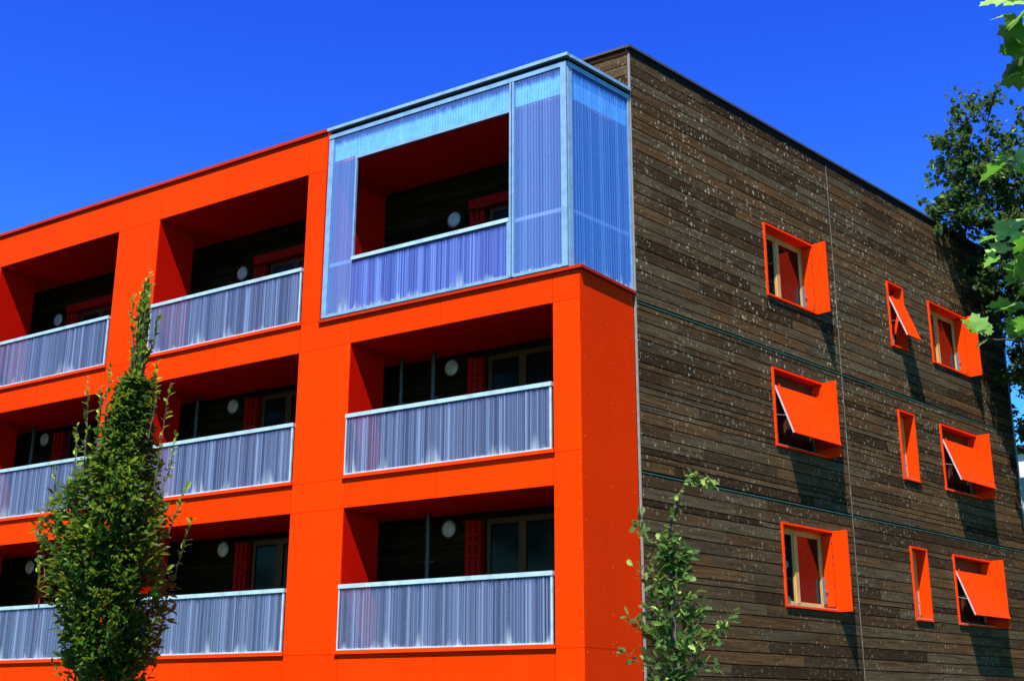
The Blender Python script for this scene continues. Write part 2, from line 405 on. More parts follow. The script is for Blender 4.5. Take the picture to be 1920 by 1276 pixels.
def ribbed(mb,x0,x1,y0,y1,z0,z1,pitch,dep,seed=0):
    """sheet with trapezoid ribs on its outer (low y) face"""
    r=random.Random(seed); xs_=[x0]; ys=[y0+dep]; x=x0
    while x<x1-pitch:
        p=pitch*r.uniform(.75,1.3); d=dep*r.uniform(.5,1.)
        for f,k in ((.30,0),(.55,0),(.80,1),(1.,1)):
            xs_.append(x+p*f); ys.append(y0+dep-(d if k==0 else 0))
        x+=p
    xs_.append(x1); ys.append(y0+dep); n=len(xs_)
    pts=[(a,b,z0) for a,b in zip(xs_,ys)]+[(a,b,z1) for a,b in zip(xs_,ys)]+[(x0,y1,z0),(x1,y1,z0),(x0,y1,z1),(x1,y1,z1)]
    fs=[(i,i+1,n+i+1,n+i) for i in range(n-1)]+[(2*n+1,2*n,2*n+2,2*n+3),(0,n,2*n+2,2*n),(n-1,2*n+1,2*n+3,2*n-1)]
    mb.poly(pts,fs)
# --- railings
def m_rail(name,warm=0): return None
PR=m_poly('fluted_sheet_rail',(.050,.058,.155),(.27,.36,.57),.50,.97,.12,.05,1.05)
def railing(l,r,z0):
    # frame mesh: bottom and end members; children: panel, handrail
    f=MB(); w=r-l
    f.box(0,w-.02,-.032,.0,.056,.078); f.box(0,.022,-.032,.0,.078,1.0); f.box(w-.052,w-.02,-.032,.0,.078,1.0)
    o=f.build('balcony_railing',M_alu2,bld,at(l,0,z0))
    p=MB(); ribbed(p,.022,w-.052,-.028,-.010,.078,1.02,.085,.008,int(l*100+z0*10)); p.build('railing_panel',PR,o)
    h=MB(); h.box(-.005,w-.012,-.045,.02,1.01,1.075); h.build('handrail',M_alu2,o)
    s=MB(); s.box(-.05,w+.025,-.05,.055,-.002,.052); s.build('sill_flashing',M_osh,o)
    return o
for r,(z0,z1) in enumerate(ROWS):
    for i,(l,rr) in enumerate(COLS):
        if r==2 and i==0: continue
        railing(l,rr,z0)

# --- loggia doors and pipes
def door(x0,z0,ztop,window):
    d=MB(); w=1.95
    hz=ztop-z0
    # timber frame: head, sill, jambs, mullion
    d.box(0,w,-.05,-.004,hz-.09,hz); d.box(0,.07,-.05,-.004,0,hz-.09); d.box(w-.07,w,-.05,-.004,0,hz-.09)
    d.box(.62,.76,-.055,-.004,0,hz-.09); d.box(.07,.62,-.05,-.004,0,.1); d.box(.76,w-.07,-.05,-.004,0,.1)
    o=d.build('balcony_door' if not window else 'loggia_window',M_pine_shade,bld,at(x0,D,z0))
    g=MB(); g.box(.07,.62,-.03,-.012,.1,hz-.09); g.box(.76,w-.07,-.03,-.012,.1,hz-.09); g.build('pane',M_glassd,o)
    s=MB()
    for k in range(3): s.box(-.36+k*.10,-.28+k*.10,-.16+.02*k,-.006,0,hz-.02)
    for zz in (hz-.28,hz-.42,hz-.62,hz*.3): s.box(-.345,-.10,-.17,-.161,zz,zz+.05)
    s.build('folded_shutter',M_dsh,o)
    if window:
        l=MB(); l.box(-.38,w+.1,-.17,-.002,hz+.02,hz+.20); l.build('lintel',M_dsh,o)
LX=[-3.56,-8.84,-14.63,-19.9]
for i in range(3):
    for r in range(3):
        base=ROWS[r][0]+.03
        if r<2: door(LX[i]+.75,base,base+2.14,False)
        else: door(LX[i]+.75,base,base+2.03,True)
M_pipe=m_metal('zinc_pipe',(.05,.05,.075),.4,.2)
def pipe(x,y,z0,z1):
    p=MB(); p.tube([(x,y,z0),(x,y,z1)],.042,14)
    for z in (z0+1.45,): p.tube([(x,y,z),(x,y,z+.035)],.054,14); p.box(x+.05,x+.13,y-.012,y+.012,z+.005,z+.03)
    p.build('downpipe',M_pipe,bld,B0,smooth=False)
pipe(-3.80,1.2,2.125,4.39); pipe(-3.76,1.2,4.915,7.19); pipe(-4.50,1.25,4.915,7.19); pipe(-9.62,1.25,4.915,7.19); pipe(-14.75,1.25,4.915,7.19)

# --- glazed corner balcony
gb=MB()
gl_len=math.hypot(XB2-XB,D-YB)
SIDE=Matrix(((( XB2-XB)/gl_len,-(D-YB)/gl_len,0,XB),((D-YB)/gl_len,(XB2-XB)/gl_len,0,YB),(0,0,1,-GROUND),(0,0,0,1)))
# floor & soffit & left cheek
gb.hexa([(XBL,.0),(XB-.02,.0),(XB2-.02,D-.01),(XBL,D-.01)],ZPAR+.002,ZBB+.02)
glz=gb.build('glazed_balcony',M_conc,bld,B0)
glz['label']='corner balcony boxed in pale blue fluted translucent sheets'
I4=Matrix.Identity(4)
SL=at().inverted()@SIDE
s=MB(); xm=(XP+XQ)/2
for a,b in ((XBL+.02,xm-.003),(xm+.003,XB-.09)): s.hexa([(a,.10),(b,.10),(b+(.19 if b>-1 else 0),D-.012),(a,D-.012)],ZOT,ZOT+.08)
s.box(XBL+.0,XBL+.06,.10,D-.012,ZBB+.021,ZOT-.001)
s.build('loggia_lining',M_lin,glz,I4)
u=MB(); u.box(XBL+.02,XB-.10,YB+.052,YB+.066,ZOT+.081,11.2); u.build('upstand',M_white,glz,I4)
u=MB(); u.box(.12,gl_len-.02,.042,.056,ZOT+.03,11.2); u.build('upstand',M_white,glz,SL)
# metal members, front
f=MB()
ra,rb=11.130,11.215
f.box(XBL,XB,YB-.015,YB+.035,ra,rb)                                   # top rail
f.box(XBL,XBL+.11,YB-.004,YB+.05,ZBB,ra-.0005)                           # left post
f.box(XQ-.048,XQ-.012,YB-.012,YB+.03,ZBB+.0005,ra-.0005); f.box(XQ+.006,XQ+.042,YB-.012,YB+.03,ZBB+.0005,ra-.0005)
f.box(XP-.028,XP,YB-.010,YB+.03,ZRL+.0,ZOT-.0065); f.box(XP-.028,XQ-.0485,YB-.009,YB+.03,ZOT-.006,ZOT+.048)
f.box(XBL+.1105,XQ-.0485,YB-.020,YB+.03,ZBB-.012,ZBB+.035); f.box(XQ+.0425,XB-.106,YB-.020,YB+.03,ZBB-.012,ZBB+.035)
f.box(XQ-.085,XQ-.0485,YB-.02,YB+.02,ZBB+.0355,ZRL-.07)
f.build('metal_frame',M_alu3,glz,I4)
f=MB(); f.box(XQ-.0118,XQ+.0058,YB+.0,YB+.02,ZBB+.0,ra-.001); f.box(XBL+.01,XB-.0,YB+.03,YB+.06,rb-.001,rb+.075); f.build('dark_joint',M_woodb,glz,I4)
f=MB(); f.box(XBL-.02,XB+.06,YB-.062,YB+.25,ZBT-.058,ZBT); f.build('cap_flashing',M_alu,glz,I4)
f=MB(); f.box(XB-.105,XB,YB-.016,YB+.03,ZBB-.006,ra-.0005); f.build('corner_post',M_alu3,glz,I4)
f=MB(); f.box(.032,.13,-.004,.04,ZBB-.006,ra-.0005); f.box(gl_len-.05,gl_len-.01,-.006,.04,ZBB,ra-.0005); f.box(.032,gl_len-.01,-.012,.035,ra,rb); f.build('metal_frame',M_alu,glz,SL)
f=MB(); f.box(.29,gl_len-.01,-.06,.2,ZBT-.0575,ZBT-.0005); f.box(.06,.29,-.06,.04,ZBT-.0575,ZBT-.0005); f.build('cap_flashing',M_alu,glz,SL)
f=MB(); f.box(.03,gl_len-.01,.02,.05,rb+.0,rb+.072); f.build('dark_joint',M_woodb,glz,SL)
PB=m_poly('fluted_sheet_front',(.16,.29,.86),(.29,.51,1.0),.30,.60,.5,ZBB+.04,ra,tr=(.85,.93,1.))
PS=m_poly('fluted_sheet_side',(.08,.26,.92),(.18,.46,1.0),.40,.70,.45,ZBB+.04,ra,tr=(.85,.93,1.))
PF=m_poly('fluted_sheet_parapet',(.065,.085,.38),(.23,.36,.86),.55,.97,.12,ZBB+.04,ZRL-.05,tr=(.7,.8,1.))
def sheet(x0,x1,z0,z1,mat,m=None):
    p=MB(); ribbed(p,x0,x1,YB-.003,YB+.016,z0,z1,.058,.005,int(x0*100)) if m is None else ribbed(p,x0,x1,-.003,.016,z0,z1,.058,.007,5)
    return p.build('fluted_panel',mat,glz,m or I4)
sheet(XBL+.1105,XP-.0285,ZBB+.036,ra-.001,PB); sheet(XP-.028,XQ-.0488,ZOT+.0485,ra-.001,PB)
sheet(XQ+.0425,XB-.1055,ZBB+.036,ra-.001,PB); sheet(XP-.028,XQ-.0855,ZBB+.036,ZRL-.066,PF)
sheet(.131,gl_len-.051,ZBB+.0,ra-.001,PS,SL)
h=MB(); h.box(XP-.03,XQ-.05,YB-.03,YB+.03,ZRL-.065,ZRL); h.build('handrail',M_alu2,glz,I4)
h=MB(); h.box(XBL+.11,XP-.03,YB+.030,YB+.075,ZRL-.085,ZRL-.02); h.build('inner_rail',M_lampw,glz,I4); h=MB(); h.box(XQ+.045,XB-.10,YB+.030,YB+.075,ZRL-.085,ZRL-.02); h.build('inner_rail',M_lampw,glz,I4)
h=MB(); h.box(.11,gl_len-.06,.030,.075,ZRL-.085,ZRL-.02); h.build('inner_rail',M_lampw,glz,SL)

# --- gable windows
def window(kind,s0,s1,z0,z1,lab):
    w=s1-s0; h=z1-z0; T=.034; DEP=.27; L=MB()
    L.box(0,w,-.032,DEP,h-T,h); L.box(0,w,-.042,DEP,0,T); L.box(0,T,-.032,DEP,T,h-T); L.box(w-T,w,-.032,DEP,T,h-T)
    o=L.build('gable_window',M_osh,bld,WALL@Matrix.Translation((s0,0,z0)))
    o['label']=lab
    # pine casement with two sashes, pine darkened for shade behind tilted shutters
    q0,q1=DEP-.06,DEP-.005; c=MB(); i0,i1,j0,j1=T+.002,w-T-.002,T+.002,h-T-.002; F=.075
    c.box(i0,i1,q0,q1,j0,j0+F); c.box(i0,i1,q0,q1,j1-F,j1); c.box(i0,i0+F,q0+.001,q1,j0+F,j1-F); c.box(i1-F,i1,q0+.001,q1,j0+F,j1-F)
    wide=w>1.
    mx=w/2-.09
    if wide: c.box(mx-.055,mx+.055,q0-.008,q1,j0+F,j1-F)
    spans=[(i0+F,mx-.055),(mx+.055,i1-F)] if wide else [(i0+F,i1-F)]
    for a,b in spans:                       # inner sash bead
        c.box(a,b,q0+.012,q1,j0+F,j0+F+.03); c.box(a,b,q0+.012,q1,j1-F-.03,j1-F); c.box(a,a+.03,q0+.012,q1,j0+F+.03,j1-F-.03); c.box(b-.03,b,q0+.012,q1,j0+F+.03,j1-F-.03)
    c.build('casement',M_pine_shade if 'tilt' in kind else M_pine,o)
    g=MB()
    for a,b in spans: g.box(a+.03,b-.03,q0+.03,q0+.036,j0+F+.03,j1-F-.03)
    g.build('pane',M_glass,o)
    sl=MB(); sl.box(T+.001,w-T-.001,-.02,q0-.001,T+.001,T+.014); sl.build('sill',M_alu,o)
    # espagnolette plate and lever at the right jamb
    hd=MB(); x=w-T-.075 if wide else w-T-.20
    hd.box(x-.02,x+.025,q0-.055,q0-.012,.14,.60); hd.box(x-.004,x+.014,q0-.075,q0-.055,.36,.385); hd.box(x-.004,x+.075,q0-.09,q0-.075,.362,.384); hd.box(x-.012,x+.012,q0-.07,q0-.05,.18,.26)
    if wide: hd.build('handle',M_steel,o)
    else:
        hd.build('handle',M_steel,o)
    if wide:
        # folded leaves on both reveals, with dark hinge slots
        for side in (0,1):
            m=MB(); a,b=(T+.002,T+.034) if side==0 else (w-T-.034,w-T-.002)
            m.box(a,b,-.012,q0-.03,.10,h-.085)
            for zz in (.16,.46,.83,.98,1.2):
                xx=a-.001 if side==1 else b-.006
                m.box(xx-.004,xx+.011,-.02,-.004,zz,zz+.05,1)
            m.build('shutter_leaf',[M_osh,M_dark],o)
        m=MB(); m.box(w-T,w-.001,-.315,-.0325,.001,h-.002); m.build('side_flap',M_osh,o)
    if 'tilt' in kind:
        # top hung shutter pushed out at the bottom
        a,b=(T+.012,w-T-.012); zt=h-.345; th=.030; ln=.98
        ang=math.atan2(.335,.92)
        M=Matrix.Translation((a,0.0,zt))@Matrix.Rotation(-ang,4,'X')       # local z down the leaf is negative
        pw=b-a; m=MB(); m.box(.016,pw,-th,0,-ln,0)
        n=9 if wide else 3
        for zz in (-.22,-.78):
            for i in range(n):
                if wide and i==4: continue
                xx=.10+(pw-.2)*i/(n-1); m.box(xx-.011,xx+.011,-th-.002,-th+.001,zz-.06,zz+.005,1)
        for xx in (.16,pw-.16): m.box(xx-.012,xx+.012,-th-.006,-th+.001,-.06,.05,0); m.box(xx+.014,xx+.022,-th-.003,-th,-.06,0.02,1)
        sh=m.build('tilted_shutter',[M_osh,M_slot],o,M)
        bb=MB(); bb.box(T+.002,w-T-.002,.185,.205,h-.48,h-T-.002); bb.build('recess_shade_board',M_pine_shade,o)  # dark board added to stand in for shade above the shutter
        e=MB(); e.box(0,.0155,-th+.003,-.004,-ln,0); e.build('edge_strip',m_edge,sh)
        r=MB(); p0=Vector((T+.005,-.01,h-.88)); p1=M@Vector((.008,0,-.62)); r.tube([p0,p1],.007,6); r.build('stay_rod',M_steel,o)
    return o
M_slot=m_paint('slot_shadow',(.20,.008,.002),.7,.05,.1)
m_edge=m_metal('white_edge',(.46,.52,.58),.4,.2)
LABS=['wide window with its orange flap standing out, nearest the glazed balcony','slim window with a small orange shutter tilted outward','wide window with its orange flap standing out, under the shading tree',
 'wide window with a broad tilted orange shutter, nearest the orange column','slim window with bare orange lining between two tilted shutters','wide window with a broad tilted orange shutter on the middle floor far end',
 'wide window with its orange flap standing out beside the young oak','slim window with bare orange lining on the lowest floor','wide window with a broad tilted orange shutter on the lowest floor far end']
for a,lab in zip(WIN,LABS): window(*a,lab)
SKY_STR,EXPO=.15,.98
SKY_TINT=(.083,.142,1.12)
SKY_POW=(2.05,2.1,.9)
# ------------------------------------------------------------------ wall lamps (things of their own)
ROWN=['bottom','middle','top']
lamp_lab={}
CN=['right','centre','left']
proto=None
def wall_lamp(i,r):
    global proto
    z=(ROWS[r][0]+2.06); 
    if r==2: z=9.71
    lab={(0,2):'round pale wall lamp inside the glazed corner balcony',
         (0,1):'round pale wall lamp in the loggia directly under the glazed corner balcony',
         (0,0):'round pale wall lamp in the lowest loggia beside the orange corner column',
         (1,2):'round pale wall lamp in the top loggia just left of the glazed balcony',
         (1,1):'round pale wall lamp in the middle floor loggia just right of the columnar tree',
         (1,0):'round pale wall lamp in the lowest loggia just right of the columnar tree',
         (2,2):'round pale wall lamp in the top floor loggia at the left edge',
         (2,1):'round pale wall lamp in the middle floor loggia left of the columnar tree',
         (2,0):'round pale wall lamp in the lowest loggia left of the columnar tree'}[(i,r)]
    loc=(LX[i],D-.004,z)
    if proto is None:
        o=empty('wall_lamp',loc)
        m=MB(); m.cyl_y(0,0,-.075,0,.150,.158,36); m.cyl_y(0,0,-.0905,-.0755,.158,.158,36); m.build('housing',M_dark,o)
        m=MB(); m.cyl_y(0,0,-.122,-.091,.105,.136,36); m.cyl_y(0,0,-.128,-.1221,.05,.105,36); m.build('diffuser',M_lampw,o)
        proto=o
    else:
        o=proto.copy(); col.objects.link(o); o.location=loc
        for ch in list(proto.children):
            c=ch.copy(); col.objects.link(c); c.parent=o
    tag(o,lab,'wall lamp','round wall lamps in the loggias')
for i in range(3):
    for r in range(3): wall_lamp(i,r)

# ------------------------------------------------------------------ foliage
def m_leaf(name, dark, light, young, rough=.42, trans=.35, spec=.22):
    t=NT(name); a=t.n('ShaderNodeAttribute',attribute_name='tone').outputs['Fac']
    c=t.mix(t.ramp(a,.0,.55),dark,light); c=t.mix(t.ramp(a,.62,1.),c,young)
    n=t.noise(t.co((18,18,18)),1.,2); c=t.mix(t.math('MULTIPLY',t.ramp(n,.4,.7),.3),c,dark)
    tl=t.n('ShaderNodeBsdfTranslucent'); t.l(t.mix(.5,c,tuple(min(1,x*1.9) for x in young)),tl.inputs[0])
    m=t.n('ShaderNodeMixShader'); m.inputs[0].default_value=trans; t.l(t.pri(c,rough,spec),m.inputs[1]); t.l(tl.outputs[0],m.inputs[2])
    return t.done(m.outputs[0])
def m_bark(name,a,b):
    t=NT(name); n=t.noise(t.co((26,26,5)),1.,5,.65); return t.done(t.pri(t.mix(t.ramp(n,.3,.7),a,b),.85,.2,normal=t.bump(n,.6,.02)))
OVATE=[(0,0),(.28,.40),(.62,.44),(1.,0)]
def rvec(r):
    while True:
        v=Vector((r.uniform(-1,1),r.uniform(-1,1),r.uniform(-1,1)))
        if .05<v.length<1: return v.normalized()
def leaf_ovate(mb,p,d,n,L,Wd,tone,fold=.25,droop=.15):
    d=d.normalized(); s=d.cross(n)
    if s.length<1e-4: s=d.cross(Vector((1,.3,.2)))
    s.normalize(); n=s.cross(d).normalized()
    m0=p; m1=p+d*(L*.35)+n*(L*.02); m2=p+d*(L*.7)-n*(L*droop*.3); m3=p+d*L-n*(L*droop)
    w1=Wd*.5; up=n*(Wd*fold*.5)
    pts=[m0,m1,m2,m3,m1+s*w1+up,m2+s*(w1*.8)+up*.8,m1-s*w1+up,m2-s*(w1*.8)+up*.8]
    mb.poly(pts,[(0,4,1),(4,5,2,1),(5,3,2),(0,1,6),(1,2,7,6),(2,3,7)],0,tone)
def leaf_poly(mb,p,d,n,L,outline,tone,curl=.2):
    d=d.normalized(); s=d.cross(n); s.normalize(); n=s.cross(d).normalized()
    def P(u,v): return p+d*(u*L)+s*(v*L)+n*(L*(curl*(abs(v)*.9-u*u*.55)))
    pts=[P(0,0)]+[P(u,v) for u,v in outline]+[P(.45,0)]
    k=len(pts)-1; nn=len(outline)
    fs=[(k,i,i+1) for i in range(1,nn)]+[(k,0,1),(k,nn,0)]
    mb.poly(pts,fs,0,tone)
def mirror(h): return h+[(u,-v) for u,v in h[::-1] if abs(v)>1e-6]
OAK=mirror([(.05,.05),(.22,.10),(.26,.21),(.36,.22),(.42,.13),(.50,.27),(.62,.29),(.66,.17),(.78,.24),(.88,.19),(.92,.10),(1.,0)])
PLANE=mirror([(-.02,.10),(-.10,.34),(.06,.36),(.10,.60),(.26,.50),(.50,.66),(.52,.46),(.60,.24),(.80,.34),(.84,.16),(1.02,0)])

bark=m_bark('young_bark',(.045,.036,.028),(.11,.095,.075))
# --- columnar hornbeam in front of the orange frame
T1=Vector((-5.70,-3.5,GROUND))
tag(empty('columnar_tree',T1),'upright columnar tree with ragged yellowish tip shoots in front of the orange loggias','tree')
t1=bpy.data.objects['columnar_tree']
PROF=[(1.62,.20),(1.75,.46),(1.95,.72),(2.3,.78),(2.7,.86),(3.2,.92),(3.7,.93),(4.1,.90),(4.4,.66),(4.8,.44),(5.2,.34),(5.6,.27),(6.0,.17),(6.5,.11),(7.0,.08),(7.5,.05),(7.75,.02)]
CX=[(1.6,-.02),(2.5,-.10),(3.6,-.20),(4.4,-.16),(5.4,-.06),(6.5,.0),(8,0)]
def lerp(tab,z):
    if z<=tab[0][0]: return tab[0][1]
    for (a,x),(b,y) in zip(tab,tab[1:]):
        if z<=b: return x+(y-x)*(z-a)/(b-a)
    return tab[-1][1]
RX=Vector((.838,.546,0))
def lump(phi,z): return .82+.17*math.sin(3*phi+z*2.1)+.13*math.sin(5*phi-z*3.7+1.3)+.09*math.sin(9*phi+z*6.)
r1=random.Random(11)
tk=MB(); lf=MB()
pts=[(0,0,0),(.01,.0,.9),(-.01,.01,1.9),(.02,0,3.),(0,.01,4.4),(.0,0,5.8),(.01,0,7.0),(.02,.01,7.75)]
pts[0]=(0,0,-.30)
tk.tube(pts,[.085,.075,.068,.055,.042,.028,.016,.004],10)
base=T1
def shoot(p0,p1,young,n,spread,L=.135,tip=True):
    rad=.011
    mid=(p0+p1)/2+rvec(r1)*.05+Vector((0,0,-.06))
    tk.tube([p0-base,mid-base,p1-base],[rad,rad*.7,.003],5,cap=False)
    for i in range(n):
        f=.22+.78*(i+r1.random()*.6)/n
        q=(p0*(1-f)*(1-f)+mid*2*f*(1-f)+p1*f*f)
        ax=(p1-p0).normalized(); side=rvec(r1); d=(ax*(.55+.5*f)+side*.85+Vector((0,0,.1))).normalized()
        s=L*(.7+.55*r1.random())*(1-.25*(f>.9))
        y=(.62+.38*r1.random()) if (young and f>.45) else r1.random()*.62
        leaf_ovate(lf,q-base,d,(Vector((0,-.2,1))+rvec(r1)*.8),s,s*.46,y)
for i in range(500):
    z1=r1.uniform(1.75,7.55); rr=lerp(PROF,z1); phi=r1.uniform(0,2*math.pi)
    rad=rr*lump(phi,z1)*r1.uniform(.70,1.16)
    c=base.x+RX.x*lerp(CX,z1),base.y+RX.y*lerp(CX,z1)
    p1=Vector((c[0]+rad*math.cos(phi),c[1]+rad*math.sin(phi),z1))
    z0=max(1.25,z1-r1.uniform(.35,.9)); k=.25
    p0=Vector((base.x+(p1.x-base.x)*k,base.y+(p1.y-base.y)*k,z0))
    shoot(p0,p1,z1>3.6 and r1.random()<.6 or r1.random()<.18,13 if rr>.3 else 7,.8,.138 if rr>.3 else .105)
for i in range(11500):                      # inner mass
    z=r1.uniform(1.72,5.9); rr=lerp(PROF,z); phi=r1.uniform(0,2*math.pi); rad=rr*lump(phi,z)*math.sqrt(r1.random())*.96
    p=Vector((base.x+RX.x*lerp(CX,z)+rad*math.cos(phi),base.y+RX.y*lerp(CX,z)+rad*math.sin(phi),z+r1.uniform(-.05,.05)))
    o=Vector((math.cos(phi),math.sin(phi),r1.uniform(-.1,.6)))
    s=.135*r1.uniform(.7,1.2); leaf_ovate(lf,p-base,o+rvec(r1)*.7,Vector((0,0,1))+rvec(r1)*.8,s,s*.46,r1.random()*.55)
# free-standing ragged tip shoots, to the left, right and top
def at_u(u,z,w=0): return Vector((base.x+RX.x*u-RX.y*w,base.y+RX.y*u+RX.x*w,z))
for u0,z0,u1,z1,w in [(-.55,4.3,-.62,5.9,-.3),(-.35,4.6,-.40,5.75,-.35),(-.9,3.6,-1.02,4.62,-.1),(-.85,3.4,-.88,4.75,.2),(-1.0,3.0,-1.20,3.85,-.1),(.45,4.3,.55,5.85,-.2),(.5,4.2,.66,5.1,-.1),(.7,3.6,.92,4.35,-.2),
      (0.0,6.6,.02,7.72,0),(.05,6.6,.12,7.35,-.1),(-.05,6.3,-.16,7.2,-.1),(.05,6.1,.2,7.0,.05),(-.6,4.0,-.75,5.2,-.2),(-1.05,2.6,-1.15,3.3,-.1),(.75,3.0,.95,3.9,.1),(-.3,5.,-.33,6.05,-.25),(.3,5.0,.33,6.2,-.2)]:
    shoot(at_u(u0,z0,w),at_u(u1,z1,w),True,20,.8,.115)
# low drooping leaves and bare limbs near the stem
for u,z,w in [(-.25,1.5,.1),(-.4,1.42,-.1),(-.5,1.55,0),(.28,1.55,.1),(.45,1.62,-.1),(-.15,1.55,-.3),(.35,1.45,0)]:
    shoot(Vector((base.x,base.y,1.25)),at_u(u,z,w),False,12,.8,.12)
for u,z in [(-.55,2.6),(.5,2.7),(-.3,2.4),(.25,3.0)]:
    p=at_u(u,z,.05); tk.tube([(0,0,1.35),((p.x-base.x)*.6,(p.y-base.y)*.6,(1.4+z)/2-GROUND-.1),(p.x-base.x,p.y-base.y,z-GROUND)],[.03,.022,.01],6,cap=False)
tk.build('trunk',bark,t1,smooth=True)
M_horn=m_leaf('hornbeam_leaf',(.010,.030,.004),(.032,.088,.009),(.30,.40,.035),.42,.28,.14)
lf.build('crown',M_horn,t1,tone=True)
SC=.872; t1.scale=(SC,SC,SC); t1.location=(8.546+(T1.x-8.546)*SC,-15.196+(T1.y+15.196)*SC,1.283+(GROUND-1.283)*SC)

# --- young oak in front of the timber gable
T2=Vector((1.92,-1.5,GROUND)); t2=empty('young_oak',T2)
tag(t2,'thin young oak with a bent-over top in front of the timber gable','tree')
r1=random.Random(23); tk=MB(); lf=MB()
def uz(u,z,w=0): return Vector((RX.x*u-RX.y*w,RX.y*u+RX.x*w,z-GROUND))
stem=[uz(0,GROUND),uz(.0,1.0),uz(.03,1.9),uz(.02,2.7),uz(-.02,3.1),uz(.03,3.45),uz(.14,3.82),uz(.28,4.02),uz(.45,4.05),uz(.58,3.93)]
tk.tube(stem,[.05,.042,.034,.026,.02,.016,.012,.009,.006,.003],8)
def twig(a,b,n,sp,young,L=.128,droop=0):
    mid=(a+b)/2+Vector((0,0,-.05))+rvec(r1)*.03
    tk.tube([a,mid,b],[.008,.006,.002],5,cap=False)
    for i in range(n):
        f=.1+.95*(i+r1.random())/n; q=a*(1-f)**2+mid*2*f*(1-f)+b*f*f
        d=((b-a).normalized()*.6+rvec(r1)*.9)
        y=r1.uniform(.62,1) if r1.random()<young else r1.random()*.6
        leaf_poly(lf,q+rvec(r1)*sp,d,Vector((0,-.3,1))+rvec(r1)*.8,L*r1.uniform(.65,1.2),OAK,y,r1.uniform(-.1,.5))
W2T=[(1.5,.10),(1.75,.34),(2.1,.40),(2.5,.30),(2.9,.22),(3.2,.20),(3.35,.10)]
for i in range(78):
    z=r1.uniform(1.55,3.3); w=lerp(W2T,z)*1.08; phi=r1.uniform(0,2*math.pi); u=w*math.cos(phi)*r1.uniform(.6,1.1); v=w*math.sin(phi)*r1.uniform(.6,1.1)
    twig(uz(.01,z-r1.uniform(.08,.3)),uz(u,z,v),12,.04,.36)
for a,b,n,y in [((.0,2.0),(.66,2.25),34,.35),((.45,2.05),(.75,2.42),16,.1),((.2,1.9),(.55,1.75),14,.2),((-.05,2.6),(-.42,2.95),12,.3),((.0,3.0),(-.40,3.42),18,.2),((-.2,3.15),(-.36,3.62),12,.2),((-.1,2.1),(-.55,2.35),16,.4),((-.1,1.7),(-.62,1.95),14,.4),((.05,2.75),(.26,3.12),16,.75),((.1,2.3),(.40,2.45),14,.3),((.02,2.2),(.3,2.55),14,.3)]:
    twig(uz(*a),uz(*b),n,.035,y)
for i in range(95):
    f=r1.random(); k=4+f*4.99; j=int(k); q=stem[j]*(1-(k-j))+stem[j+1]*(k-j)
    y=r1.uniform(.7,1.) if k>7 or r1.random()<.2 else r1.random()*.6
    leaf_poly(lf,q+rvec(r1)*.05,rvec(r1)+Vector((.2,0,-.1)),Vector((0,-.3,1))+rvec(r1)*.6,.10*r1.uniform(.6,1.15),OAK,y,.3)
tk.build('trunk',bark,t2,smooth=True)
lf.build('crown',m_leaf('oak_leaf',(.018,.050,.012),(.060,.130,.026),(.30,.40,.085),.48,.25,.12),t2,tone=True)

# --- trees at the far end of the gable
M_dkleaf=m_leaf('dark_tree_leaf',(.012,.030,.006),(.036,.080,.014),(.17,.26,.06),.48,.22,.15)
def big_tree(name,base,label,lobes,limbs,nleaf,seed,Ls=.12,mat=None):
    r=random.Random(seed); o=empty(name,base); tag(o,label,'tree'); b=Vector(base); tk=MB(); lf=MB()
    for pts,rad in limbs: tk.tube([Vector(p)-b for p in pts],rad,8,cap=False)
    tot=sum(l[3] for l in lobes)
    for (c,rad,sq,wt) in lobes:
        c=Vector(c); n=int(nleaf*wt/tot/26)
        for i in range(n):
            d=rvec(r); k=r.random()**.45; p=c+Vector((d.x*rad,d.y*rad,d.z*rad*sq))*k
            ax=(d+Vector((0,0,.35))+rvec(r)*.5).normalized(); ln=r.uniform(.35,.7)
            e=p+ax*ln; tk.tube([p-b-ax*.25,p-b+rvec(r)*.03+ax*ln*.5,e-b],[.012,.008,.003],4,cap=False)
            yg=r.random()
            for j in range(26):
                f=r.random(); q=p+ax*(ln*f)+rvec(r)*(.16*r.random())
                s=Ls*r.uniform(.65,1.25); leaf_ovate(lf,q-b,rvec(r)+ax*.4+Vector((0,0,-.2)),Vector((0,-.1,1))+rvec(r)*.8,s,s*.6,r.random()*.62 if r.random()<.86 else r.uniform(.6,1.),.2)
    tk.build('trunk',bark,o,smooth=True); lf.build('crown',mat or M_dkleaf,o,tone=True)
    return o
TREE_R=(5.4,13.8,GROUND)
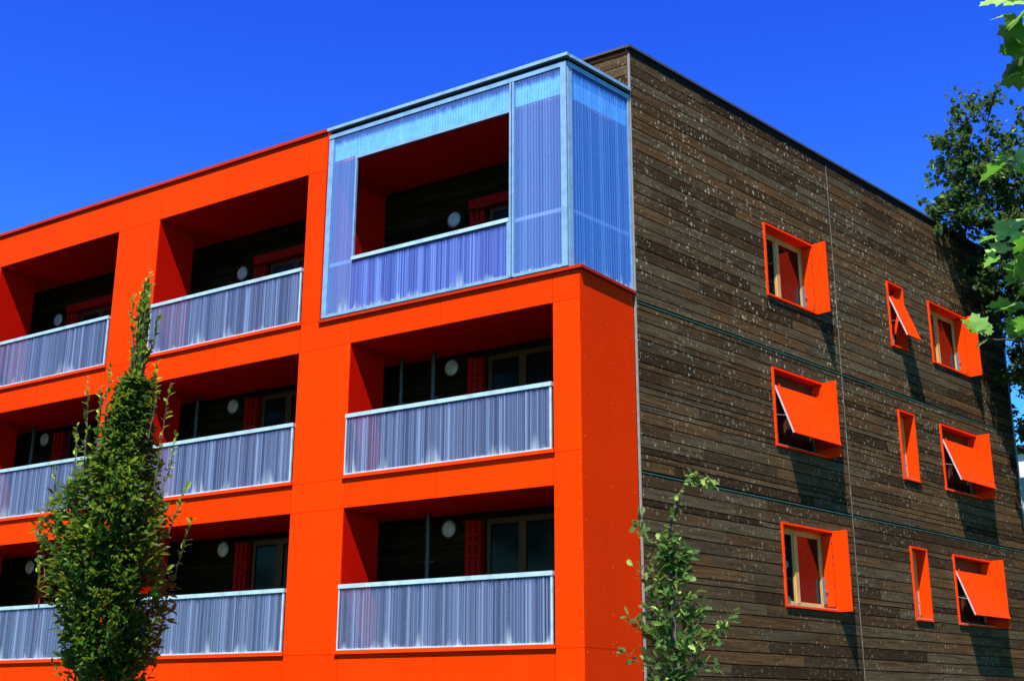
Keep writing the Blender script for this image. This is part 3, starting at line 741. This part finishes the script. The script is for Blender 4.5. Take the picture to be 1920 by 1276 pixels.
big_tree('broadleaf_tree',TREE_R,'dense dark leafed tree shading the far end of the timber gable',
  [((2.85,12.85,14.0),.40,1.0,.6),((3.0,12.9,14.75),.26,1.1,.28),((3.5,12.95,14.75),.28,1.0,.28),((2.95,12.9,13.2),.55,.9,1.0),((2.22,12.75,12.6),.30,.7,.3),((3.75,13.2,13.3),.6,1.0,1.0),((2.75,12.9,12.35),.55,.6,.9),((3.35,16.5,11.1),.5,1.2,.5),((3.3,16.5,9.7),.42,1.2,.4),((3.28,16.5,8.4),.36,1.1,.4),((3.02,16.5,8.0),.30,1.1,.3),((3.15,16.5,7.4),.28,1.0,.25),((3.4,16.5,10.4),.4,1.0,.3),
   ((3.7,13.4,12.1),.95,1.0,2.4),((3.7,13.5,10.9),.8,1.0,1.6),((4.7,13.8,13.6),1.2,1.2,2.6),((4.7,13.8,11.3),1.3,1.2,3.0),((3.95,13.9,9.5),.62,1.3,1.2),((4.9,14,9.3),1.0,1.2,1.6),((4.15,14.6,8.1),.5,1.1,.6),((3.85,13.7,10.3),.7,1.1,1.1),((3.75,14.3,8.7),.45,1.2,.6),((4.5,14.8,7.2),.6,1.1,.5)],
  [([TREE_R,(5.3,13.8,4),(5.0,13.8,8),(4.6,13.6,11),(4.0,13.4,13)],[.28,.24,.18,.11,.04]),([(5.1,13.8,7),(4.2,13.5,9.8),(3.4,13.1,12.3),(3.0,12.9,14.2)],[.13,.09,.05,.015]),([(4.6,13.6,10.8),(3.4,13.1,12.0),(2.3,12.8,12.5)],[.07,.04,.012]),([(4.0,13.3,11.5),(3.5,13,13.2),(3.55,13,14.6)],[.05,.03,.01])],
  17000,5,.155)
big_tree('tall_tree',(5.6,20.5,GROUND),'tall narrow dark tree rising behind the shading tree',
  [((5.25,20.5,18.6),.8,1.3,1),((5.3,20.5,16.6),.9,1.3,1.2),((5.6,20.5,14.6),1.3,1.2,1.2),((5.3,20.6,12.3),1.2,1.2,1.0),((5.2,20.5,20.2),.5,1.2,.4)],
  [([(5.6,20.5,GROUND),(5.6,20.5,8),(5.4,20.5,14),(5.2,20.5,20)],[.3,.24,.14,.03])],6500,8,.15)
big_tree('street_tree',(2.6,27.0,GROUND),'leafy tree standing behind the timber gable before the pale building',
  [((2.9,27,12.6),1.5,1.1,1.4),((2.6,27,10.2),1.2,1.1,1.1),((4.3,27,11.2),1.6,1.2,1.4),((3.9,27,8.6),.9,1.0,.5),((2.2,27,13.8),1.2,1.0,.8)],
  [([(2.6,27,GROUND),(2.65,27,6),(2.8,27,12)],[.25,.2,.06])],6000,9,.15)

# --- plane-like tree close to the camera on the right: stem outside the frame, branches reaching in
EYE=Vector((8.54594,-15.19622,1.28279)); YAW,PIT,ROL=R(33.09657),R(16.68104),R(.15464); FPX=2299.88
def cam_axes():
    f=Vector((-math.sin(YAW)*math.cos(PIT),math.cos(YAW)*math.cos(PIT),math.sin(PIT))); r=Vector((math.cos(YAW),math.sin(YAW),0)); u=r.cross(f)
    return r*math.cos(ROL)+u*math.sin(ROL), -r*math.sin(ROL)+u*math.cos(ROL), f
AR,AU,AF=cam_axes()
r1=random.Random(31)
def ray(px,py,dist):                       # a point in the air near the viewer (metres from the eye)
    return EYE+(AF+AR*((px-960)/FPX)-AU*((py-638)/FPX)).normalized()*dist
PB0=Vector((10.9,-9.0,GROUND)); pt=empty('plane_tree',PB0); tag(pt,'nearby tree with large bright lobed leaves reaching in at the right edge','tree')
tk=MB(); lf=MB()
tk.tube([(0,0,0),(.03,.02,1.5),(-.02,.0,3.),(.02,.03,5.2)],[.14,.12,.10,.05],12)
def branch(pts,rad):
    tk.tube([p-PB0 for p in pts],rad,7,cap=False)
    return pts
def pl(p,d,n,L,tone,curl=.18):
    tk.tube([p-PB0,p-PB0+d.normalized()*.001,p-PB0+d.normalized()*(L*.28)],[.0022,.0022,.0015],5,m=1,cap=False)
    leaf_poly(lf,p-PB0+d.normalized()*(L*.28),d,n,L,PLANE,tone,curl)
def spray(end,start,n,L,young,toward):
    mid=(start+end)/2+Vector((0,0,.10))
    branch([start,mid,end],[.016,.010,.004])
    for i in range(n):
        f=1-.75*(i/n)**1.2; q=start*(1-f)**2+mid*2*f*(1-f)+end*f*f
        d=(end-start).normalized()*.35+rvec(r1)*.8+Vector((0,0,-.15)); nrm=toward+rvec(r1)*.55
        pl(q,d,nrm,L*r1.uniform(.65,1.1),r1.uniform(.66,1.) if r1.random()<young else r1.uniform(.2,.6),r1.uniform(.05,.35))
trunk=lambda z: PB0+Vector((0,0,z-GROUND))
TOW=Vector((.15,-.6,.75))
LEN=.125
LEAVES=[(1873,10,.105,1.,TOW,-1),(1893,6,.10,1.,TOW,-1),(1906,14,.10,.95,TOW,-.4),(1884,42,.085,.85,TOW,-1),(1904,36,.12,.30,Vector((.7,.2,.5)),-.3),(1910,58,.12,.22,Vector((.8,.2,.4)),-.4),
 (1912,84,.12,.45,Vector((.6,.1,.6)),-1),(1903,88,.09,.35,Vector((.7,.2,.4)),-.8),(1913,124,.12,.22,Vector((.8,.3,.4)),-1),(1914,150,.11,.25,Vector((.7,.3,.4)),-.7),(1905,152,.045,.9,TOW,-1),
 (1906,284,.10,.95,TOW,.2),(1890,306,.085,.75,TOW,-1),(1906,312,.10,.45,TOW,.3),(1916,306,.09,1.,TOW,.4),(1914,338,.10,.2,Vector((.8,.3,.4)),-.2),
 (1884,438,.105,1.,TOW,-.7),(1903,441,.10,1.,TOW,.3),(1916,434,.10,.95,TOW,.5),(1866,456,.095,.74,TOW,-1),(1881,472,.115,1.,TOW,-.3),(1863,492,.075,.78,TOW,-1),(1902,466,.09,.8,TOW,.6),
 (1903,480,.10,.66,TOW,.2),(1911,499,.105,.72,TOW,-.2),(1909,522,.09,.7,TOW,-.4),(1902,541,.06,.8,TOW,-.5),(1894,500,.07,.5,Vector((.7,.2,.4)),0),(1915,548,.08,.55,TOW,.3),
 (1897,585,.11,.76,Vector((.1,-.4,.9)),-1),(1912,577,.095,.85,TOW,-.4),(1914,600,.10,1.,TOW,-.2),(1909,618,.11,.68,TOW,-.7),(1916,632,.09,.5,TOW,-.3)]
for (u,v,L,tone,nrm,lean) in LEAVES:
    p=ray(u+L*180,v-14,5.55+r1.uniform(-.12,.12)); d=(AR*(lean-.35)+Vector((0,0,-.5))+rvec(r1)*.3)
    pl(p,d,nrm+rvec(r1)*.35,L*.92,min(tone,.9)*.97 if r1.random()<.6 else tone,r1.uniform(.08,.3))
for (u,v,z,n) in [(1895,2,3.4,26),(1908,70,3.3,24),(1914,140,3.1,22),(1903,300,2.8,22),(1890,440,2.6,26),(1896,500,2.5,26),(1906,580,2.3,24)]:
    spray(ray(u,v,5.6),trunk(z),4,LEN,.5,TOW)
    e=ray(u+95,v-10,5.7)
    for k in range(n): pl(e+Vector((r1.uniform(-.1,.25),r1.uniform(-.3,.3),r1.uniform(-.16,.16))),AR*r1.uniform(-1,.2)+Vector((0,0,-.4))+rvec(r1)*.5,TOW+rvec(r1)*.6,LEN*r1.uniform(.6,1.),r1.uniform(.1,.9),.2)
# the lone twig with a cluster of three leaves
a,b,c=trunk(2.0),ray(1890,636,5.55),ray(1842,628,5.5)
branch([a,(a+b)/2+Vector((0,0,-.03)),b,(b+c)/2+Vector((0,0,-.012)),c],[.014,.009,.0045,.0035,.002])
pl(c,ray(1815,606,5.5)-c,Vector((.25,-.5,.75)),.085,.70,.15)
pl(c,ray(1824,588,5.5)-c,Vector((.2,-.95,.25)),.080,1.,.1)
pl(c,ray(1838,604,5.55)-c,Vector((.1,-.5,.8)),.06,.85,.1)
pl(ray(1852,634,5.52),ray(1838,645,5.5)-ray(1852,634,5.52),Vector((0,-.2,1)),.055,.72,.1)
pl(ray(1846,630,5.5),ray(1853,618,5.5)-ray(1846,630,5.5),Vector((.3,-.6,.6)),.045,.8,.1)
# the rest of the crown, outside the picture
for i in range(46):
    z=r1.uniform(2.2,5.4); an=r1.uniform(-1.9,1.2); ln=r1.uniform(.8,1.9)
    spray(trunk(z)+Vector((math.cos(an)*ln,math.sin(an)*ln,r1.uniform(.1,.7))),trunk(z-.2),9,LEN*1.1,.4,TOW)
M_stalk=m_paint('leaf_stalk',(.22,.25,.07),.5,.4,.1)
tk.build('trunk',[bark,M_stalk],pt,smooth=True)
lf.build('crown',m_leaf('plane_leaf',(.016,.055,.003),(.085,.24,.008),(.32,.52,.13),.5,.34,.06),pt,tone=True)


for i,(x,y,h) in enumerate([(-20,-33,23),(-10,-36,24),(0,-34,22),(-31,-28,23),(-40,-18,22),(17,24,20),(24,31,23),(30,20,20),(20,36,22)]):  # unseen trees, added to keep low sky out of panes and soffits
    o=big_tree('street_tree',(x,y,GROUND),'unseen tall tree added out of view to block low sky',[((x,y,h*.62),h*.34,1.1,1)],[([(x,y,GROUND),(x,y,h*.4),(x+.3,y,h*.8)],[.3,.2,.05])],3600,40+i,.95)
    o['group']='unseen trees added to block low sky'

# ------------------------------------------------------------------ pale building far beyond the gable
fb=empty('distant_building',(-1.6,56.,GROUND)); tag(fb,'pale pinkish building seen far behind past the gable corner','building')
M_pale=m_paint('pale_render',(.72,.52,.46),.8,.2,.05)
m=MB(); m.box(-9,12,0,.3,0,15.2); m.box(-9,-8.7,.3,9,0,15.2); m.box(11.7,12,.3,9,0,15.2); m.box(-8.7,11.7,8.7,9,0,15.2)
m.build('wall',M_pale,fb)
m=MB(); m.box(-9.3,12.3,-.3,9.3,15.2,15.6); m.build('roof',M_conc,fb)
for i in range(9):
    for j in range(5):
        x=-8+i*2.2; z=1.2+j*2.8; m=MB(); m.box(x,x+1.1,-.03,-.001,z,z+.06); m.box(x,x+1.1,-.03,-.001,z+1.44,z+1.5); m.box(x,x+.06,-.03,-.001,z+.06,z+1.44); m.box(x+1.04,x+1.1,-.03,-.001,z+.06,z+1.44)
        w=m.build('window',M_lampw,fb); g=MB(); g.box(x+.06,x+1.04,-.012,-.002,z+.06,z+1.44); g.build('pane',M_glass,w)

# ------------------------------------------------------------------ ground
g=MB(); g.poly([(-600,-600,GROUND),(600,-600,GROUND),(600,600,GROUND),(-600,600,GROUND)],[(0,1,2,3)])
t=NT('lawn'); n=t.noise(t.co((.4,.4,.4)),1.,5); mg=t.done(t.pri(t.mix(t.ramp(n,.3,.7),(.014,.028,.007),(.024,.036,.011)),.95,.1))
tag(g.build('ground',mg),kind='structure')
g=MB(); 
M_pave=m_paint('pavement',(.03,.03,.03),.9,.2,.15)
g.poly([(-60,-4.6,GROUND+.004),(12,-4.6,GROUND+.004),(12,-1.9,GROUND+.004),(-60,-1.9,GROUND+.004)],[(0,1,2,3)])
tag(g.build('pavement',M_pave),kind='structure')

# ------------------------------------------------------------------ camera, sun, sky
cam=bpy.data.cameras.new('camera'); co=bpy.data.objects.new('camera',cam); col.objects.link(co); scene.camera=co
M=Matrix(((AR.x,AU.x,-AF.x,EYE.x),(AR.y,AU.y,-AF.y,EYE.y),(AR.z,AU.z,-AF.z,EYE.z),(0,0,0,1))); co.matrix_world=M
cam.sensor_width=36.; cam.lens=36.*FPX/1920.; cam.clip_end=3000.; cam.clip_start=.05
SUND=Vector((.150,-.529,.836)).normalized()
sl=bpy.data.lights.new('sun','SUN'); so=bpy.data.objects.new('sun',sl); col.objects.link(so)
sl.energy=5.; sl.angle=R(.53); sl.color=(1.,.965,.90); so.rotation_euler=(-SUND).to_track_quat('-Z','Y').to_euler(); so.location=(6,-18,26)
w=bpy.data.worlds.new('World'); scene.world=w; w.use_nodes=True; nt=w.node_tree; nt.nodes.clear()
sk=nt.nodes.new('ShaderNodeTexSky'); sk.sky_type='NISHITA'; sk.sun_disc=False; sk.sun_elevation=math.asin(SUND.z); sk.sun_rotation=math.atan2(SUND.x,SUND.y)
sk.air_density=1.0; sk.dust_density=.3; sk.ozone_density=4.
tn=nt.nodes.new('ShaderNodeMix'); tn.data_type='RGBA'; tn.blend_type='MULTIPLY'; tn.inputs[0].default_value=1.; tn.inputs[7].default_value=(*SKY_TINT,1)
sp=nt.nodes.new('ShaderNodeSeparateColor'); hs=nt.nodes.new('ShaderNodeCombineColor'); nt.links.new(sk.outputs[0],sp.inputs[0])
for i,e in enumerate(SKY_POW):                       # deeper zenith, as through a polarising filter
    pw=nt.nodes.new('ShaderNodeMath'); pw.operation='POWER'; pw.inputs[1].default_value=e; nt.links.new(sp.outputs[i],pw.inputs[0]); nt.links.new(pw.outputs[0],hs.inputs[i])
bg=nt.nodes.new('ShaderNodeBackground'); bg.inputs[1].default_value=SKY_STR; wo=nt.nodes.new('ShaderNodeOutputWorld')
nt.links.new(hs.outputs[0],tn.inputs[6]); nt.links.new(tn.outputs[2],bg.inputs[0]); nt.links.new(bg.outputs[0],wo.inputs[0])
vs=scene.view_settings; vs.view_transform='Standard'; vs.look='None'; vs.exposure=EXPO; vs.gamma=1.; vs.use_curve_mapping=False
scene.cycles.max_bounces=6; scene.cycles.diffuse_bounces=2; scene.cycles.transparent_max_bounces=16
